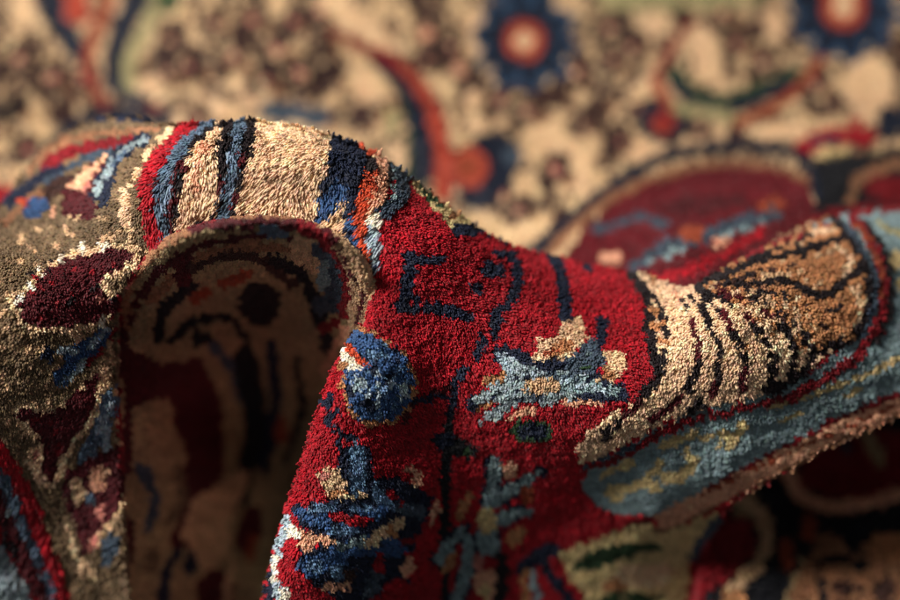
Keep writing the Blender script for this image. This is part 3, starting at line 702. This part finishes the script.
def grow(x, y, sp, per, rad, ln, r):
    d = 1.2
    P, lay, ix, iy = surface(x, y)
    Px, _, _, _ = surface(x + d, y)
    Py, _, _, _ = surface(x, y + d)
    tx, ty = (Px - P) / d, (Py - P) / d
    n = np.cross(ty, tx)
    ar = np.linalg.norm(n, axis=-1)
    n = n / (ar[:, None] + 1e-9)
    cam_dir = np.array([0, 0, CAMZ]) - P
    cam_dir /= np.linalg.norm(cam_dir, axis=-1)[:, None]
    # the pile side of the sheet faces up and towards the viewer in the open parts
    c, g = design(ix - 1.2 + r.normal(0, .6, ix.shape), iy + 2.2 + r.normal(0, .6, iy.shape), lay)
    depth = P @ F_ + 0
    # how many strands each knot needs, from the true area it covers
    cnt = np.clip(np.round(per * ar * 1.0 + r.uniform(-.4, .4, ar.shape)), 2, per * 5).astype(int)
    k = np.repeat(np.arange(len(x)), cnt)
    m = len(k)
    a = (r.uniform(-.5, .5, m) * sp * 1.05)[:, None]
    b = (r.uniform(-.5, .5, m) * sp * 1.05)[:, None]
    # long steps: keep the spread bounded by the local frame
    p = P[k] + tx[k] * a + ty[k] * b
    # nap: the pile leans down the cloth and a little to the left
    tyn = ty / (np.linalg.norm(ty, axis=-1)[:, None] + 1e-9)
    txn = tx / (np.linalg.norm(tx, axis=-1)[:, None] + 1e-9)
    wob = np.sin(ix / 23 + 2 * np.sin(iy / 31)) * .35
    nap = (tyn * .62 + txn * (np.where(g == 3, .12, -.30) + wob)[:, None]) * np.array([1, .9, 1.9, .9, 1, 1, 1])[g][:, None]
    kn = r.normal(0, .22, (len(x), 3))          # the lean a whole knot shares
    dr = n[k] * .85 + nap[k] + kn[k] + r.normal(0, .17, (m, 3))
    dr /= np.linalg.norm(dr, axis=-1)[:, None]
    big = np.isin(g, (1, 2, 4))[k]
    edge_ = 1 - .55 * sstep((ar - 1.5) / 1.5)
    far_ = (lay > 0) & (ar > 2)
    edge_ = np.where(far_, .5, edge_)
    edge_ = np.where((g == 5) & (ar > 1.4), .3, edge_)
    cold = np.isin(c, (PI_['blue'], PI_['steel'], PI_['sky'], PI_['lblue'], PI_['gray'], PI_['slate']))[k] & (g[k] == 3)
    L = ln * r.uniform(.75, 1.15, m) * (1 + kn[k, 0] * .3) * np.array([1, 1.0, 1.8, .85, .9, .7, .85])[g[k]] * edge_[k]
    R = rad * r.uniform(.75, 1.25, m) * np.where(g[k] == 2, 1.25, np.where(big, 1.2, np.where(cold, 1.55, 1.0)))
    R = np.where(far_[k] & (rad > 1), R * .6, R) * np.where(g[k] == 3, .88, 1.0)
    stray = r.uniform(0, 1, m) < .008
    L = np.where(stray, L * 1.9, L)
    R = np.where(stray, R * .35, R)
    up = np.where(np.abs(dr[:, :1]) < .9, np.array([[1.0, 0, 0]]), np.array([[0, 1.0, 0]]))
    s1 = np.cross(dr, up)
    s1 /= np.linalg.norm(s1, axis=-1)[:, None]
    s2 = np.cross(dr, s1)
    bend = nap[k] * .55 + r.normal(0, .18, (m, 3))
    ts = np.array([-.25, .35, .75, 1.0])
    rs = np.array([.9, 1.1, 1.0, .45])
    ns = 4
    ph = r.uniform(0, 6.28, m)
    V = np.zeros((m, len(ts), ns, 3), np.float32)
    for i, (t, q) in enumerate(zip(ts, rs)):
        cen = p + dr * (L * t)[:, None] + bend * (L * max(t, 0) ** 2 * .35)[:, None]
        for j in range(ns):
            an = ph + 2 * np.pi * j / ns + .5 * i
            V[:, i, j] = cen + (s1 * np.cos(an)[:, None] + s2 * np.sin(an)[:, None]) * (R * q)[:, None]
    nv = len(ts) * ns
    basei = (np.arange(m) * nv)[:, None]
    quads = []
    for i in range(len(ts) - 1):
        for j in range(ns):
            j2 = (j + 1) % ns
            quads.append([i * ns + j, i * ns + j2, (i + 1) * ns + j2, (i + 1) * ns + j])
    quads.append([(len(ts) - 1) * ns + j for j in range(ns)])
    quads = np.array(quads)
    Q = (basei[:, :, None] + quads[None]).astype(np.int64)
    col = PAL[c]
    kv = np.exp(r.normal(0, .13, len(x)))
    # slow dye variation along the rows (abrash)
    kv = kv * (1 + .10 * np.sin(iy / 21 + ix / 160) + .06 * np.sin(iy / 6.0) + .09 * np.sin(ix / 33 + 2.2 * np.sin(iy / 47)) * np.sin(iy / 26 + 1.7 * np.sin(ix / 58)))
    sv = kv[k] * np.exp(r.normal(0, .17, m))
    C = col[k] * sv[:, None]
    C = C * (1 + r.normal(0, .05, (m, 3)))
    return V * SC, Q, np.clip(C, 0, .95), g[k], lay[k], quads.shape[0], nv


NAMES = {v: k_ for k_, v in REG.items()}
LABEL = {0: 'cream floral ground with brown scrolls and navy flowers', 1: 'tan border with maroon leaves', 2: 'red, blue and cream stripes over the crest',
         3: 'deep red field with navy vines and blue flowers', 4: 'pale fan shape flecked with dark maroon', 5: 'grey-blue band with pale scrolls and pink edge', 6: 'shaded lining of the hollow in the fold'}
buckets = {i: [] for i in range(7)}


def run(x, y, sp, per, rad, ln, seed, cond):
    r = np.random.default_rng(seed + 100)
    if len(x) == 0:
        return
    for ch in np.array_split(np.arange(len(x)), max(1, len(x) // 15000)):
        V, Q, C, g, lay, nq, nv = grow(x[ch], y[ch], sp, per, rad, ln, r)
        for gi in range(7):
            m = g == gi
            if m.any():
                buckets[gi].append((V[m], C[m]))
    return nq, nv


def classify(x, y):
    bg = inside(x, y, REG_BG)
    pk = np.zeros(x.shape, bool)
    hb = sdf(x, y, REG_BG)[0]
    hl = sdf(x, y, REG_LR)[0]
    bg = bg & (hb < -12)
    lr = inside(x, y, REG_LR)
    lr = lr & (hl < -12)
    fr = (x > -10) & (x < 910) & (y > -10) & (y < 612)
    return bg | pk | lr, fr


SPN = 4.4
x, y = tufts((-10, 910), (90, 612), SPN, 0, 0, 0, 1)
far, fr = classify(x, y)
run(x[~far], y[~far], SPN, 11, .78, 5.0, 1, None)
x, y = tufts((-14, 914), (-10, 616), 5.2, 0, 0, 0, 2)
far, fr = classify(x, y)
run(x[far], y[far], 5.2, 3, 1.7, 7, 2, None)
x, y = tufts((-415, 1315), (-140, 740), 8.5, 0, 0, 0, 3)
out = ~((x > -12) & (x < 912) & (y > -10) & (y < 614))
run(x[out], y[out], 8.5, 3, 2.9, 10, 3, None)

ns, nt_ = 4, 4
quads = []
for i in range(nt_ - 1):
    for j in range(ns):
        j2 = (j + 1) % ns
        quads.append([i * ns + j, i * ns + j2, (i + 1) * ns + j2, (i + 1) * ns + j])
quads.append([(nt_ - 1) * ns + j for j in range(ns)])
quads = np.array(quads)
NV = ns * nt_
# lining joins the floral field's yarn when named
total = 0
for gi in range(7):
    if not buckets[gi]:
        continue
    V = np.concatenate([b[0] for b in buckets[gi]])
    C = np.concatenate([b[1] for b in buckets[gi]])
    m = len(V)
    total += m
    Q = ((np.arange(m) * NV)[:, None, None] + quads[None]).reshape(-1, 4)
    nm = 'fold_lining_pile' if gi == 6 else NAMES[gi]
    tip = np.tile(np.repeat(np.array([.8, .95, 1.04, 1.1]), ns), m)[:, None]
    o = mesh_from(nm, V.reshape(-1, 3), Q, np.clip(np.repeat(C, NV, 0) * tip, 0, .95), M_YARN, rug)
    o["label"] = LABEL[gi]
print("strands", total)

# table or floor under the rug
fm = bpy.data.materials.new("floor")
fm.use_nodes = True
nt = fm.node_tree
b = nt.nodes["Principled BSDF"]
nz = nt.nodes.new("ShaderNodeTexNoise")
nz.inputs["Scale"].default_value = 20
cr = nt.nodes.new("ShaderNodeValToRGB")
cr.color_ramp.elements[0].color = (.02, .014, .01, 1)
cr.color_ramp.elements[1].color = (.05, .034, .022, 1)
nt.links.new(nz.outputs[0], cr.inputs[0])
nt.links.new(cr.outputs[0], b.inputs["Base Color"])
fl_ = mesh_from("floor", np.array([(-2, -2, -.05), (2, -2, -.05), (2, 2.5, -.05), (-2, 2.5, -.05)]), np.array([[0, 1, 2, 3]]), None, fm, None, False)
fl_["kind"] = "structure"
